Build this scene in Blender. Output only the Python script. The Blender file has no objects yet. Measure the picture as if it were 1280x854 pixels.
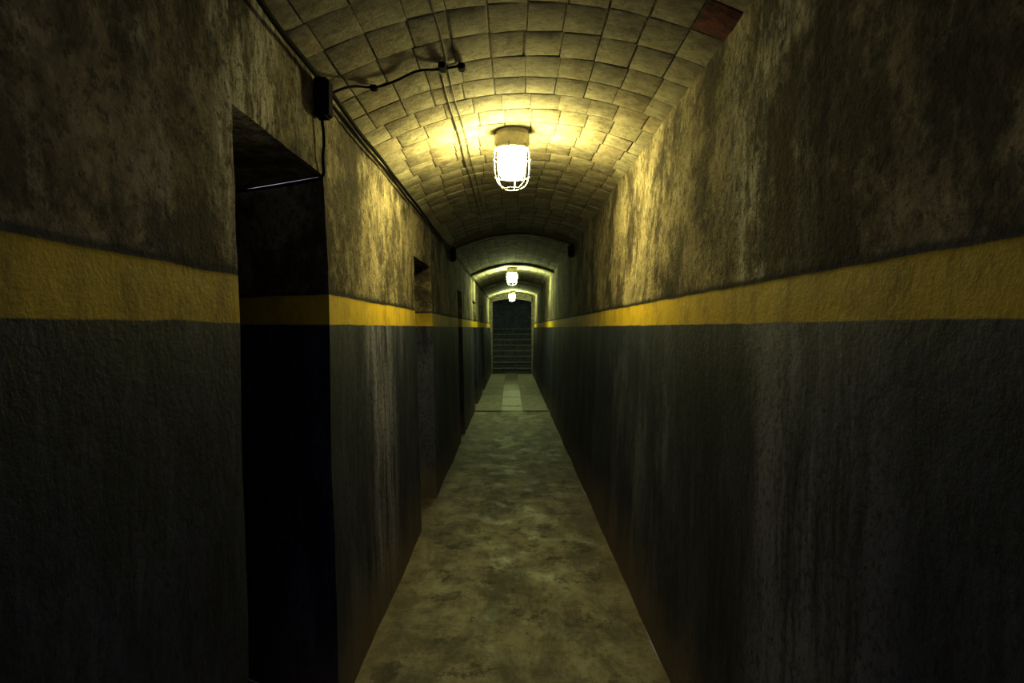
import bpy, bmesh, math, random
from mathutils import Vector, noise
random.seed(4)
C=bpy.context.scene.collection
vs=bpy.context.scene.view_settings
vs.view_transform='Standard'; vs.gamma=.8
EYE=1.5
def RW(z): return 0.665+0.025*z          # right wall half width
def LW(z): return 0.665+0.025*z
def zc(x): return EYE+1.13+0.048*x-0.314*x*x
Y0,Y1=-1.0,22.0

# ---------------------------------------------------------------- materials
class NT:
    def __init__(s,name):
        m=bpy.data.materials.new(name); m.use_nodes=True; s.m=m
        s.n=m.node_tree.nodes; s.l=m.node_tree.links
        s.b=s.n['Principled BSDF']; s.tc=s.n.new('ShaderNodeTexCoord')
    def put(s,sock,v):
        if isinstance(v,bpy.types.NodeSocket): s.l.new(v,sock)
        else:
            if sock.type=='RGBA' and len(v)==3: v=(*v,1)
            sock.default_value=v
    def math(s,op,a,b=0.0,c=0.0,clamp=False):
        n=s.n.new('ShaderNodeMath'); n.operation=op; n.use_clamp=clamp
        s.put(n.inputs[0],a); s.put(n.inputs[1],b); s.put(n.inputs[2],c); return n.outputs[0]
    def noise(s,scale,sc=(1,1,1),detail=5,rough=.6,dist=0,off=(0,0,0)):
        mp=s.n.new('ShaderNodeMapping'); s.l.new(s.tc.outputs['Object'],mp.inputs[0])
        mp.inputs['Scale'].default_value=sc; mp.inputs['Location'].default_value=off
        n=s.n.new('ShaderNodeTexNoise'); s.l.new(mp.outputs[0],n.inputs['Vector'])
        n.inputs['Scale'].default_value=scale; n.inputs['Detail'].default_value=detail
        n.inputs['Roughness'].default_value=rough; n.inputs['Distortion'].default_value=dist
        return n.outputs['Fac']
    def ramp(s,v,a,b,lo=0.,hi=1.):
        n=s.n.new('ShaderNodeMapRange'); n.interpolation_type='SMOOTHSTEP'
        s.put(n.inputs[0],v); n.inputs[1].default_value=a; n.inputs[2].default_value=b
        n.inputs[3].default_value=lo; n.inputs[4].default_value=hi; return n.outputs[0]
    def mix(s,f,a,b,mode='MIX'):
        n=s.n.new('ShaderNodeMix'); n.data_type='RGBA'; n.blend_type=mode
        s.put(n.inputs[0],f); s.put(n.inputs[6],a); s.put(n.inputs[7],b); return n.outputs[2]
    def sep(s):
        n=s.n.new('ShaderNodeSeparateXYZ'); s.l.new(s.tc.outputs['Object'],n.inputs[0]); return n.outputs
    def bump(s,h,strength=.5,dist=.01):
        n=s.n.new('ShaderNodeBump'); n.inputs['Strength'].default_value=strength
        n.inputs['Distance'].default_value=dist; s.put(n.inputs['Height'],h)
        s.l.new(n.outputs[0],s.b.inputs['Normal'])
    def fin(s,col,rough=.8,spec=.3,metal=0):
        s.put(s.b.inputs['Base Color'],col); s.put(s.b.inputs['Roughness'],rough)
        s.b.inputs['Specular IOR Level'].default_value=spec; s.b.inputs['Metallic'].default_value=metal
        return s.m

def wall_mat():
    t=NT('painted_plaster_wall'); xyz=t.sep(); z=xyz[2]; y=xyz[1]; x=xyz[0]
    zz=t.math('ADD',z,t.math('MULTIPLY',t.math('SUBTRACT',t.noise(5,detail=3),.5),.012))
    lower=t.ramp(zz,1.516,1.511)
    stripe=t.ramp(zz,1.630,1.625)
    band=t.ramp(zz,1.650,1.636)
    # lower charcoal paint
    st=t.ramp(t.noise(5,(1,1,.45),7,.72),.42,.68)
    st2=t.ramp(t.noise(22,(1,1,.2),5,.72,off=(3,1,0)),.45,.70)
    low=t.mix(st,(.014,.018,.036),(.042,.048,.092))
    low=t.mix(t.math('MULTIPLY',st2,.4),low,(.09,.098,.17))
    st3=t.ramp(t.noise(1.6,(1,1,.3),6,.7,off=(3,8,0)),.50,.62)
    low=t.mix(t.math('MULTIPLY',st3,.38),low,(.17,.18,.27))
    # limewash run-off patches (right wall near, left wall past first doorway)
    wr=t.math('MULTIPLY',t.math('MULTIPLY',t.ramp(y,1.2,1.45),t.ramp(y,2.15,1.75)),t.ramp(x,0,.1))
    wl=t.math('MULTIPLY',t.math('MULTIPLY',t.ramp(y,3.2,3.45),t.ramp(y,4.1,3.8)),t.ramp(x,0,-.1))
    wash=t.math('MULTIPLY',t.math('ADD',wr,wl),t.ramp(t.noise(9,(1,1,.12),6,.7,off=(6,6,6)),.36,.62))
    low=t.mix(t.math('MULTIPLY',wash,.75),low,(.26,.265,.38))
    sp=t.ramp(t.noise(45,(1,1,.9),5,.78),.49,.62)
    low=t.mix(t.math('MULTIPLY',sp,.7),low,(.008,.008,.013))
    rustz=t.math('ADD',z,t.math('MULTIPLY',t.math('SUBTRACT',t.noise(4,off=(9,0,0)),.5),.5))
    low=t.mix(t.ramp(rustz,.42,.0,0,.75),low,(.17,.130,.10))
    # yellow
    yel=t.mix(t.ramp(t.noise(9,(1,1,.6),7,.75),.42,.72),(.56,.41,.028),(.33,.235,.03))
    # upper plaster
    a=t.ramp(t.noise(3,(1,1,.9),8,.74,.3),.36,.60)
    up=t.mix(a,(.11,.09,.060),(.37,.32,.215))
    b=t.ramp(t.noise(11,(1,1,.9),6,.74,off=(5,5,5)),.48,.66)
    up=t.mix(t.math('MULTIPLY',b,.6),up,(.52,.47,.34))
    b3=t.ramp(t.noise(26,(1,1,.4),6,.75,off=(1,7,5)),.38,.56)
    ym=t.math('MULTIPLY',t.ramp(y,1.15,1.55),t.ramp(y,2.5,1.9))
    b2=t.math('MULTIPLY',ym,t.ramp(t.noise(4.5,(1,1,.22),4,.6,off=(1,7,5)),.42,.58))
    up=t.mix(t.math('MULTIPLY',t.math('MULTIPLY',b2,b3),.95),up,(.85,.82,.76))
    gr=t.ramp(t.noise(1.7,(1,1,.9),8,.76,off=(2,3,8)),.46,.58)
    up=t.mix(t.math('MULTIPLY',gr,.8),up,(.042,.033,.025))
    c=t.ramp(t.noise(34,(1,1,1),5,.78),.51,.62)
    up=t.mix(t.math('MULTIPLY',c,.65),up,(.032,.025,.018))
    col=t.mix(t.math('MULTIPLY',band,.8),up,(.05,.05,.055))
    col=t.mix(stripe,col,yel)
    col=t.mix(lower,col,low)
    f=t.noise(70,detail=5,rough=.7); g=t.noise(18,detail=5,rough=.65)
    upm=t.ramp(zz,1.62,1.66,.10,.6)
    t.bump(t.math('MULTIPLY',t.math('ADD',f,t.math('MULTIPLY',g,2.)),upm),1.0,.018)
    return t.fin(col,t.ramp(zz,1.6,1.66,.65,.95),.3)
def tile_mat():
    t=NT('vault_tile_ceramic')
    at=t.n.new('ShaderNodeAttribute'); at.attribute_name='tcol'
    n=t.ramp(t.noise(14,detail=7,rough=.7),.35,.7)
    col=t.mix(t.math('MULTIPLY',n,.5),at.outputs['Color'],(.58,.55,.44))
    d=t.ramp(t.noise(3,detail=8,rough=.78,off=(4,4,4)),.49,.63)
    col=t.mix(t.math('MULTIPLY',d,.52),col,(.11,.09,.065))
    d2=t.ramp(t.noise(30,detail=5,rough=.75,off=(4,1,4)),.51,.65)
    col=t.mix(t.math('MULTIPLY',d2,.5),col,(.09,.072,.05))
    t.bump(t.noise(40,detail=6,rough=.75),.6,.01)
    return t.fin(col,.85,.25)
def simple(name,c1,c2,scale=12,rough=.8,bump=.3,metal=0,spec=.3):
    t=NT(name); col=t.mix(t.ramp(t.noise(scale,detail=6,rough=.7),.35,.68),c1,c2)
    t.bump(t.noise(scale*4,detail=4),bump,.006); return t.fin(col,rough,spec,metal)
def floor_mat():
    t=NT('worn_concrete_floor')
    o=t.sep(); y=o[1]; x=o[0]
    a=t.ramp(t.noise(1.8,(1.6,.8,1),8,.78,.3),.38,.62)
    col=t.mix(a,(.13,.12,.105),(.34,.325,.285))
    b=t.ramp(t.noise(13,detail=7,rough=.8,off=(2,2,2)),.50,.64)
    col=t.mix(t.math('MULTIPLY',b,.5),col,(.08,.072,.062))
    c=t.ramp(t.noise(4.1,(1.4,1,1),8,.78,off=(8,2,2)),.54,.60)
    col=t.mix(t.math('MULTIPLY',c,.7),col,(.05,.044,.038))
    e=t.ramp(t.math('ABSOLUTE',x),.50,.66)
    col=t.mix(t.math('MULTIPLY',e,.5),col,(.17,.135,.10))
    # damp, polished patches
    wet=t.ramp(t.noise(3.4,(1.2,1,1),8,.74,off=(5.2,1,0)),.47,.62)
    near=t.ramp(y,7,4.0)
    wet=t.math('MULTIPLY',wet,t.math('ADD',t.math('MULTIPLY',near,.5),.5))
    t.bump(t.math('ADD',t.noise(9,detail=7,rough=.75),t.math('MULTIPLY',t.noise(60,detail=4),.3)),.5,.012)
    return t.fin(col,t.math('SUBTRACT',.74,t.math('MULTIPLY',wet,.36)),.5)
def emit_mat(nm,c,s):
    t=NT(nm); t.b.inputs['Emission Color'].default_value=(*c,1)
    t.b.inputs['Emission Strength'].default_value=s
    return t.fin((.9,.85,.6),.3)
M_wall=wall_mat(); M_tile=tile_mat(); M_floor=floor_mat()
M_em=emit_mat('lit_lamp_glass',(1,.90,.37),255)
M_em2=emit_mat('lit_lamp_glass_greenish',(.86,1,.46),320)
M_mort=simple('lime_mortar',(.06,.05,.035),(.19,.165,.12),20,.95,.6)
M_cab=simple('black_rubber_cable',(.006,.006,.006),(.015,.015,.014),30,.9,.3,0,.05)
M_wire=simple('galvanised_wire',(.16,.16,.14),(.3,.3,.26),40,.45,.1,.7)
M_thin=simple('painted_wire',(.10,.09,.06),(.2,.17,.11),40,.7,.1)
M_porc=simple('aged_porcelain',(.55,.52,.4),(.75,.7,.55),20,.4,.1)
M_dark=simple('dark_concrete',(.055,.066,.08),(.12,.135,.155),7,.85,.4)
M_rib=simple('stained_cement_rib',(.10,.09,.07),(.26,.24,.18),14,.9,.5)
M_slab=simple('pale_cement_slab',(.18,.175,.15),(.33,.32,.27),9,.65,.3)
M_chan=simple('wet_channel_cement',(.10,.10,.09),(.20,.20,.175),10,.5,.5,0,.5)

def obj(name,me,mat=None,parent=None,sharp=None):
    o=bpy.data.objects.new(name,me); C.objects.link(o)
    if mat: me.materials.append(mat)
    if sharp is not None:
        for p in me.polygons: p.use_smooth=True
        me.set_sharp_from_angle(angle=math.radians(sharp))
    if parent: o.parent=parent
    return o
def mesh(name,v,f,mat,parent=None,sharp=None,recalc=False):
    me=bpy.data.meshes.new(name); me.from_pydata(v,[],f); me.update()
    if recalc:
        b=bmesh.new(); b.from_mesh(me); bmesh.ops.recalc_face_normals(b,faces=b.faces); b.to_mesh(me); b.free()
    return obj(name,me,mat,parent,sharp)
def empty(name,loc=(0,0,0)):
    e=bpy.data.objects.new(name,None); e.location=loc; e.empty_display_size=.1; C.objects.link(e); return e
def tube(name,pts,r,mat,parent=None,cyclic=False,smooth=True):
    cu=bpy.data.curves.new(name,'CURVE'); cu.dimensions='3D'; cu.bevel_depth=r; cu.bevel_resolution=2
    sp=cu.splines.new('NURBS' if smooth and len(pts)>2 else 'POLY'); sp.points.add(len(pts)-1)
    for i,p in enumerate(pts): sp.points[i].co=(*p,1)
    if sp.type=='NURBS': sp.order_u=3; sp.use_endpoint_u=not cyclic
    sp.use_cyclic_u=cyclic; cu.resolution_u=4
    o=bpy.data.objects.new(name,cu); C.objects.link(o); cu.materials.append(mat)
    dg=bpy.context.evaluated_depsgraph_get(); me=bpy.data.meshes.new_from_object(o.evaluated_get(dg))
    bpy.data.objects.remove(o); me.name=name
    return obj(name,me,None,parent,40)
def lathe(name,prof,mat,parent,seg=28,loc=(0,0,0)):
    v=[];f=[]
    for r,z in prof:
        for i in range(seg):
            a=2*math.pi*i/seg; v.append((r*math.cos(a)+loc[0],r*math.sin(a)+loc[1],z+loc[2]))
    n=len(prof)
    for j in range(n-1):
        for i in range(seg):
            k=(i+1)%seg; f.append((j*seg+i,j*seg+k,(j+1)*seg+k,(j+1)*seg+i))
    f.append(tuple(range(seg))); f.append(tuple((n-1)*seg+i for i in range(seg)))
    return mesh(name,v,f,mat,parent,35,True)
def bevbox(name,c,s,mat,parent=None,bev=.006,rot=None):
    b=bmesh.new(); bmesh.ops.create_cube(b,size=1)
    for q in b.verts: q.co=Vector((q.co.x*s[0],q.co.y*s[1],q.co.z*s[2]))
    bmesh.ops.bevel(b,geom=b.edges[:],offset=bev,segments=2,affect='EDGES')
    if rot: 
        for q in b.verts: q.co=rot@q.co
    for q in b.verts: q.co+=Vector(c)
    me=bpy.data.meshes.new(name); b.to_mesh(me); b.free(); return obj(name,me,mat,parent,40)

# ---------------------------------------------------------------- walls
YS=1.67
OPEN=[(YS,2.60,EYE+.575,.30),(5.02,5.97,EYE+.53,.0),(8.9,9.6,EYE+.5,.0),(12.4,13.5,EYE+.5,.0),(15.3,16.6,EYE+.5,.0)]
def grid(a,b,step,extra=()):
    n=int((b-a)/step)+1; L=[a+(b-a)*i/n for i in range(n+1)]
    for e in extra:
        L=[q for q in L if abs(q-e)>step*.45 or q in(a,b)]+[e]
    return sorted(L)
def wdisp(y,z,s):
    return (noise.noise(Vector((y*1.1,z*.9,s*9)))*.014+noise.noise(Vector((y*4,z*3,s*5)))*.005
            +noise.noise(Vector((y*13,z*13,s)))*(.004 if z>EYE+.13 else .0012))
def wallpos(side,y,z):
    if side<0:
        st=.035*min(1,max(0,(y+.2)/1.9)) if y<=YS+1e-6 else 0   # near pier thickens towards the opening
        return Vector((-(LW(z)-st+wdisp(y,z,1)),y,z))
    return Vector((RW(z)+wdisp(y,z,2),y,z))
ZT=2.68
def build_wall(name,side,opens):
    ys=grid(Y0,Y1,.06,[e for o in opens for e in o[:2]]); zs=grid(0,ZT,.06,sorted({o[2] for o in opens}))
    if side<0: ys=sorted(ys+[YS+.004])
    v=[];f=[];idx={}
    for i,y in enumerate(ys):
        for j,z in enumerate(zs): idx[i,j]=len(v); v.append(wallpos(side,y,z))
    for i in range(len(ys)-1):
        ym=(ys[i]+ys[i+1])/2
        for j in range(len(zs)-1):
            zm=(zs[j]+zs[j+1])/2
            if any(o[0]<ym<o[1] and zm<o[2] for o in opens): continue
            q=(idx[i,j],idx[i+1,j],idx[i+1,j+1],idx[i,j+1])
            f.append(q if side<0 else q[::-1])
    # reveals
    for (a,b,zt,sp) in opens:
        D=[0,.03,.12,.25,.48,.9,1.3]
        def strip(base,off):
            rows=[]
            for d in D:
                row=[]
                for p in base:
                    row.append(len(v)); q=Vector(p)+off(d)
                    q+=Vector((0,1,0))*(wdisp(q.x*1.3+a,q.z,3)*.5 if d>0 else 0)
                    v.append(q)
                rows.append(row)
            for r in range(len(rows)-1):
                for k in range(len(base)-1):
                    f.append((rows[r][k],rows[r][k+1],rows[r+1][k+1],rows[r+1][k]))
        zl=[z for z in zs if z<=zt+1e-6]; yl=[y for y in ys if a-1e-6<=y<=b+1e-6]
        s=side
        strip([wallpos(s,b,z) for z in zl],lambda d:Vector((s*d,sp*min(d,.48)/.48,0)))
        strip([wallpos(s,a,z) for z in zl],lambda d:Vector((s*d,0,0)))
        base=[wallpos(s,y,zt) for y in yl]
        rows=[]
        for d in D:
            row=[]
            for y,p in zip(yl,base):
                u=(y-a)/(b-a); row.append(len(v)); v.append(p+Vector((s*d,u*sp*min(d,.48)/.48,0)))
            rows.append(row)
        for r in range(len(rows)-1):
            for k in range(len(base)-1): f.append((rows[r][k],rows[r][k+1],rows[r+1][k+1],rows[r+1][k]))
        X=s*(LW(0)+1.28); n=len(v)
        v+= [Vector((X,a-.1,0)),Vector((X,b+sp+.1,0)),Vector((X,b+sp+.1,zt+.1)),Vector((X,a-.1,zt+.1))]; f.append((n,n+1,n+2,n+3))
    return mesh(name,v,f,M_wall,None,32)
build_wall('wall_left',-1,OPEN)
build_wall('wall_right',1,[])

# floor
xs=grid(-2.1,.76,.06); ys=grid(Y0,Y1+.05,.08)
v=[(x,y,noise.noise(Vector((x*2,y*2,0)))*.006+noise.noise(Vector((x*7,y*7,3)))*.0025) for y in ys for x in xs]
n=len(xs); f=[(j*n+i,j*n+i+1,(j+1)*n+i+1,(j+1)*n+i) for j in range(len(ys)-1) for i in range(n-1)]
mesh('floor',v,f,M_floor,None,60)
sl=empty('floor_slab_paving')
y=12.2; k=0
while y<21.6:
    L=1.45+.3*random.random(); e=min(y+L,21.9)
    bevbox(f'slab_left_{k}',(-.44,(y+e)/2,.006),(.46,e-y-.02,.022),M_slab,sl,.004)
    bevbox(f'slab_right_{k}',(.42,(y+e)/2,.006),(.46,e-y-.02,.022),M_slab,sl,.004)
    y=e;k+=1
ch=bevbox('channel_bed',(-.01,17.05,.003),(.38,9.6,.012),M_chan,sl,.003)
y=13.0
while y<21.5:
    bevbox('channel_cover',(-.01,y+.8,.008),(.36,1.67,.016),M_chan,sl,.003); y+=1.7

# ---------------------------------------------------------------- vault of tiles
def zn(x):
    d=.048-.628*x; nn=Vector((d,0,-1)); return nn.normalized()
v=[];f=[]
xs=[-.80+1.6*i/24 for i in range(25)]; ys=grid(Y0,Y1+.3,.25)
for yy in ys:
    for x in xs: v.append((x,yy,zc(x)+.0018))
n=len(xs); f=[(j*n+i,(j+1)*n+i,(j+1)*n+i+1,j*n+i+1) for j in range(len(ys)-1) for i in range(n-1)]
ceil=mesh('ceiling',v,f,M_mort,None,60)
b=bmesh.new(); cl=b.loops.layers.float_color.new('tcol')
TX=.142; TY=.225
row=0; y=Y0; drift=0
while y<Y1:
    ty=TY*(1+random.uniform(-.06,.06)); drift=drift*.7+random.uniform(-.010,.010)
    if random.random()<.1: drift+=.03
    skew=random.uniform(-.010,.010)
    bd=[-.80-TX+drift+i*TX+random.uniform(-.005,.005) for i in range(14)]
    for q in range(13):
        g=.0018+random.random()*.0026
        x0,x1=bd[q]+g,bd[q+1]-g; y0,y1=y+g,y+ty-g
        if x1<-.79 or x0>.79: continue
        x0=max(x0,-.79); x1=min(x1,.79)
        if x1-x0<.03: continue
        dz=random.uniform(-.001,.0012); tl=random.uniform(-.002,.002); tw=random.uniform(-.002,.002)
        base=random.choice([(.30,.27,.19),(.33,.30,.215),(.26,.23,.165),(.36,.33,.245),(.29,.245,.17)])
        k=random.uniform(.78,1.1); col=[c*k for c in base]
        if y<2.38<=y+ty and x0<.64<=x1+.01: col=(.24,.0,.0)
        def P(u,w,h):
            xx=x0+(x1-x0)*u; yv=y0+(y1-y0)*w+skew*(u-.5)
            off=h+dz+tl*(u-.5)+tw*(w-.5)
            return Vector((xx,yv,zc(xx)))+zn(xx)*off
        e=.06; ew=.04
        ring=lambda e1,e2,h:[b.verts.new(P(*c,h)) for c in ((e1,e2),(.5,e2),(1-e1,e2),(1-e1,1-e2),(.5,1-e2),(e1,1-e2))]
        jit=[random.uniform(-.03,.03) for _ in range(4)]
        r0=ring(0,0,-.006); r1=ring(0+jit[0]*.5,0+jit[1]*.5,.0008); r2=ring(e,ew,.003)
        fs=[]
        for A,B in((r0,r1),(r1,r2)):
            for i in range(6): fs.append(b.faces.new((A[i],B[i],B[(i+1)%6],A[(i+1)%6])))
        fs.append(b.faces.new((r2[0],r2[5],r2[4],r2[1]))); fs.append(b.faces.new((r2[1],r2[4],r2[3],r2[2])))
        for ff in fs:
            if col[1]==0: ff.material_index=1
            for lp in ff.loops: lp[cl]=(*col,1)
    y+=ty; row+=1
bmesh.ops.recalc_face_normals(b,faces=b.faces)
me=bpy.data.meshes.new('vault_tiles'); b.to_mesh(me); b.free()
o=obj('vault_tiles',me,M_tile,ceil,25)
me.materials.append(simple('exposed_red_brick',(.05,.012,.008),(.22,.04,.025),22,.9,.8))

# arch ribs
def rib(name,yc,w,dep,mat):
    v=[];f=[];N=28
    for i in range(N+1):
        x=-.74+1.48*i/N; nn=zn(x); dd=dep*(1+.25*noise.noise(Vector((x*5,yc,0))))
        lo=Vector((x,0,zc(x)))+nn*dd; hi=Vector((x,0,zc(x)+.03))
        for p,yy in((hi,yc-w/2),(lo,yc-w/2+.006),(lo,yc+w/2-.006),(hi,yc+w/2)): v.append((p.x,yy,p.z))
    for i in range(N):
        for k in range(4): a=i*4+k;c=i*4+(k+1)%4; f.append((a,c,c+4,a+4))
    f+=[(0,1,2,3),tuple(N*4+i for i in range(4))]
    return mesh(name,v,f,mat,None,35,True)
M_ribd=simple('dark_cement_rib',(.02,.018,.015),(.05,.045,.035),14,.9,.5)  # first rib, coloured darker than the other two
for i,(yc,w,d) in enumerate([(8.1,.08,.028),(12.0,.22,.04),(16.5,.25,.05)]): rib(f'trim_{i+1}',yc,w,d,M_ribd if i==0 else M_rib)

# ---------------------------------------------------------------- end wall with doorway + stairs
ew=empty('wall_back')
bevbox('jamb_left',(-.72,22.12,1.35),(.18,.24,2.7),M_rib,ew,.01)
bevbox('jamb_right',(.72,22.12,1.35),(.18,.24,2.7),M_rib,ew,.01)
v=[];N=16
for i in range(N+1):
    x=-.66+1.32*i/N; zb=EYE+.93-.10*(x/.66)**2
    for yy,z in((22.0,zb),(22.0,2.75),(22.24,2.75),(22.24,zb)): v.append((x,yy,z))
f=[]
for i in range(N):
    for k in range(4): a=i*4+k;c=i*4+(k+1)%4; f.append((a,c,c+4,a+4))
mesh('lintel',v,f,M_rib,ew,35,True)
# stairs: dark risers, paler nosings
st=empty('staircase')
M_st=simple('stair_cement',(.03,.035,.045),(.07,.078,.09),9,.8,.4); M_no=simple('pale_stair_nosing',(.08,.09,.10),(.16,.17,.18),9,.7,.3)
ns=8;r=.185;tr=.28
for k in range(ns):
    ya=22.3+k*tr; bevbox(f'step_{k+1}',(0,(ya+.03+25.1)/2,k*r+r/2-.02),(1.66,25.1-ya-.03,r-.04),M_st,st,.004)
    bevbox(f'nosing_{k+1}',(0,ya+.17,(k+1)*r-.02),(1.66,.34,.04),M_no,st,.006)
def quad(name,p,mat): return mesh(name,p,[(0,1,2,3)],mat)
quad('wall_stair_left',[(-.86,22.2,-.05),(-.86,26,-.05),(-.86,26,4),(-.86,22.2,4)],M_dark)
quad('wall_stair_right',[(.86,22.2,-.05),(.86,26,-.05),(.86,26,4),(.86,22.2,4)],M_dark)
quad('wall_stair_back',[(-.9,25.2,-.05),(.9,25.2,-.05),(.9,25.2,4),(-.9,25.2,4)],M_dark)
quad('ceiling_stair',[(-.9,22.2,3.6),(.9,22.2,3.6),(.9,26,3.6),(-.9,26,3.6)],M_dark)
quad('floor_stair_landing',[(-.9,21.95,-.002),(.9,21.95,-.002),(.9,26,-.002),(-.9,26,-.002)],M_dark)

# ---------------------------------------------------------------- lamps
def lamp(y,em,x=0.0):
    top=zc(x)-.004; e=empty('caged_ceiling_lamp',(x,y,top))
    lathe('mounting_base',[(.085,.01),(.092,-.004),(.092,-.02),(.099,-.026),(.101,-.075),(.094,-.088),(.085,-.092)],M_porc,e)
    lathe('glass_jar',[(.080,-.093),(.084,-.115),(.084,-.15),(.078,-.21),(.068,-.255),(.052,-.272),(.03,-.278)],em,e,16)
    lathe('threaded_collar',[(.088,-.088),(.095,-.092),(.095,-.104),(.088,-.108)],M_porc,e)
    n=6
    for i in range(n):
        a=2*math.pi*i/n+.35; ca,sa=math.cos(a),math.sin(a)
        pr=[(.096,-.085),(.107,-.11),(.109,-.19),(.102,-.27),(.082,-.315),(.045,-.33)]
        tube(f'cage_wire_{i+1}',[(r*ca,r*sa,z) for r,z in pr],.0035,M_wire,e)
    for k,(r,z) in enumerate([(.109,-.16),(.103,-.26),(.045,-.33)]):
        tube(f'cage_ring_{k+1}',[(r*math.cos(a*math.pi/10),r*math.sin(a*math.pi/10),z) for a in range(20)],.0038,M_wire,e,True)
    return e
lamp(3.93,M_em); lamp(12.75,M_em2); lamp(20.7,M_em2)

# ---------------------------------------------------------------- cables and boxes
def jog(y,a=.008): return noise.noise(Vector((y*1.7,a*100,2)))*a
ZS=EYE+.90
def edgeX(z): return -(LW(z)-.018)
pts=[(edgeX(ZS)+.012+jog(y,.006)+(.03*max(0,min(1,(1.9-y)/.3))),y,ZS-.005+jog(y+3,.02)) for y in [i*.3-1. for i in range(76)] if y<21.5]
tube('electrical_cable',pts,.009,M_cab)
pts=[(edgeX(ZS)+.010+jog(y+9,.006),y,ZS-.03+jog(y+7,.03)) for y in [i*.3+2.6 for i in range(19)]]
tube('electrical_cable',pts,.006,M_cab)
jb=empty('junction_box')
bevbox('box_body',(-.695,2.52,2.34),(.05,.07,.14),M_cab,jb,.006)
bevbox('box_lid',(-.668,2.52,2.34),(.008,.06,.125),M_cab,jb,.003)
tube('electrical_cable',[(-.70,2.53,2.27),(-.695,2.55,2.2),(-.70,2.53,2.12),(-.70,2.57,2.065),(-.78,2.635,2.064),(-.95,2.745,2.064),(-1.25,2.885,2.062)],.0055,M_cab)
def onv(x,y,d=.012): return (x,y,zc(x)-d)
tube('electrical_cable',[(-.69,2.55,2.36),(-.66,2.6,2.40),onv(-.62,2.72,.02),onv(-.56,2.8,.03),onv(-.47,2.84,.015),onv(-.38,2.76,.03),onv(-.30,2.86,.015),onv(-.22,2.86,.015)],.005,M_cab)
cc=empty('cable_connector')
bevbox('connector_a',onv(-.565,2.81,.022),(.03,.035,.02),M_cab,cc,.004)
bevbox('connector_b',onv(-.285,2.82,.022),(.03,.07,.025),M_cab,cc,.005)
bevbox('connector_c',onv(-.21,2.86,.022),(.03,.05,.025),M_cab,cc,.005)
tube('conduit_wire',[onv(-.30+jog(y,.01),y,.010) for y in [2.95+.35*i for i in range(15)]],.003,M_thin)
tube('conduit_wire',[onv(-.265+jog(y,.012),y,.010) for y in [1.2+.35*i for i in range(20)]],.0022,M_thin)
jb2=empty('junction_box'); bevbox('box_body',(-.695,8.0,2.36),(.07,.12,.16),M_cab,jb2,.008)
bevbox('box_lid',(-.658,8.0,2.36),(.01,.10,.14),M_cab,jb2,.003)
jb3=empty('conduit_box'); bevbox('box_body',(.695,8.0,2.40),(.07,.12,.14),M_cab,jb3,.008)
bevbox('box_lid',(.658,8.0,2.40),(.01,.10,.12),M_cab,jb3,.003)

# ---------------------------------------------------------------- world + camera
w=bpy.data.worlds.new('World'); bpy.context.scene.world=w; w.use_nodes=True
bg=w.node_tree.nodes['Background']; bg.inputs[0].default_value=(.82,.84,1,1); bg.inputs[1].default_value=.9
cam=bpy.data.cameras.new('camera'); cam.lens=24; cam.sensor_width=36; cam.clip_start=.02
co=bpy.data.objects.new('camera',cam); C.objects.link(co); co.location=(0,0,EYE)
co.rotation_euler=(math.radians(90-1.14),0,0); bpy.context.scene.camera=co
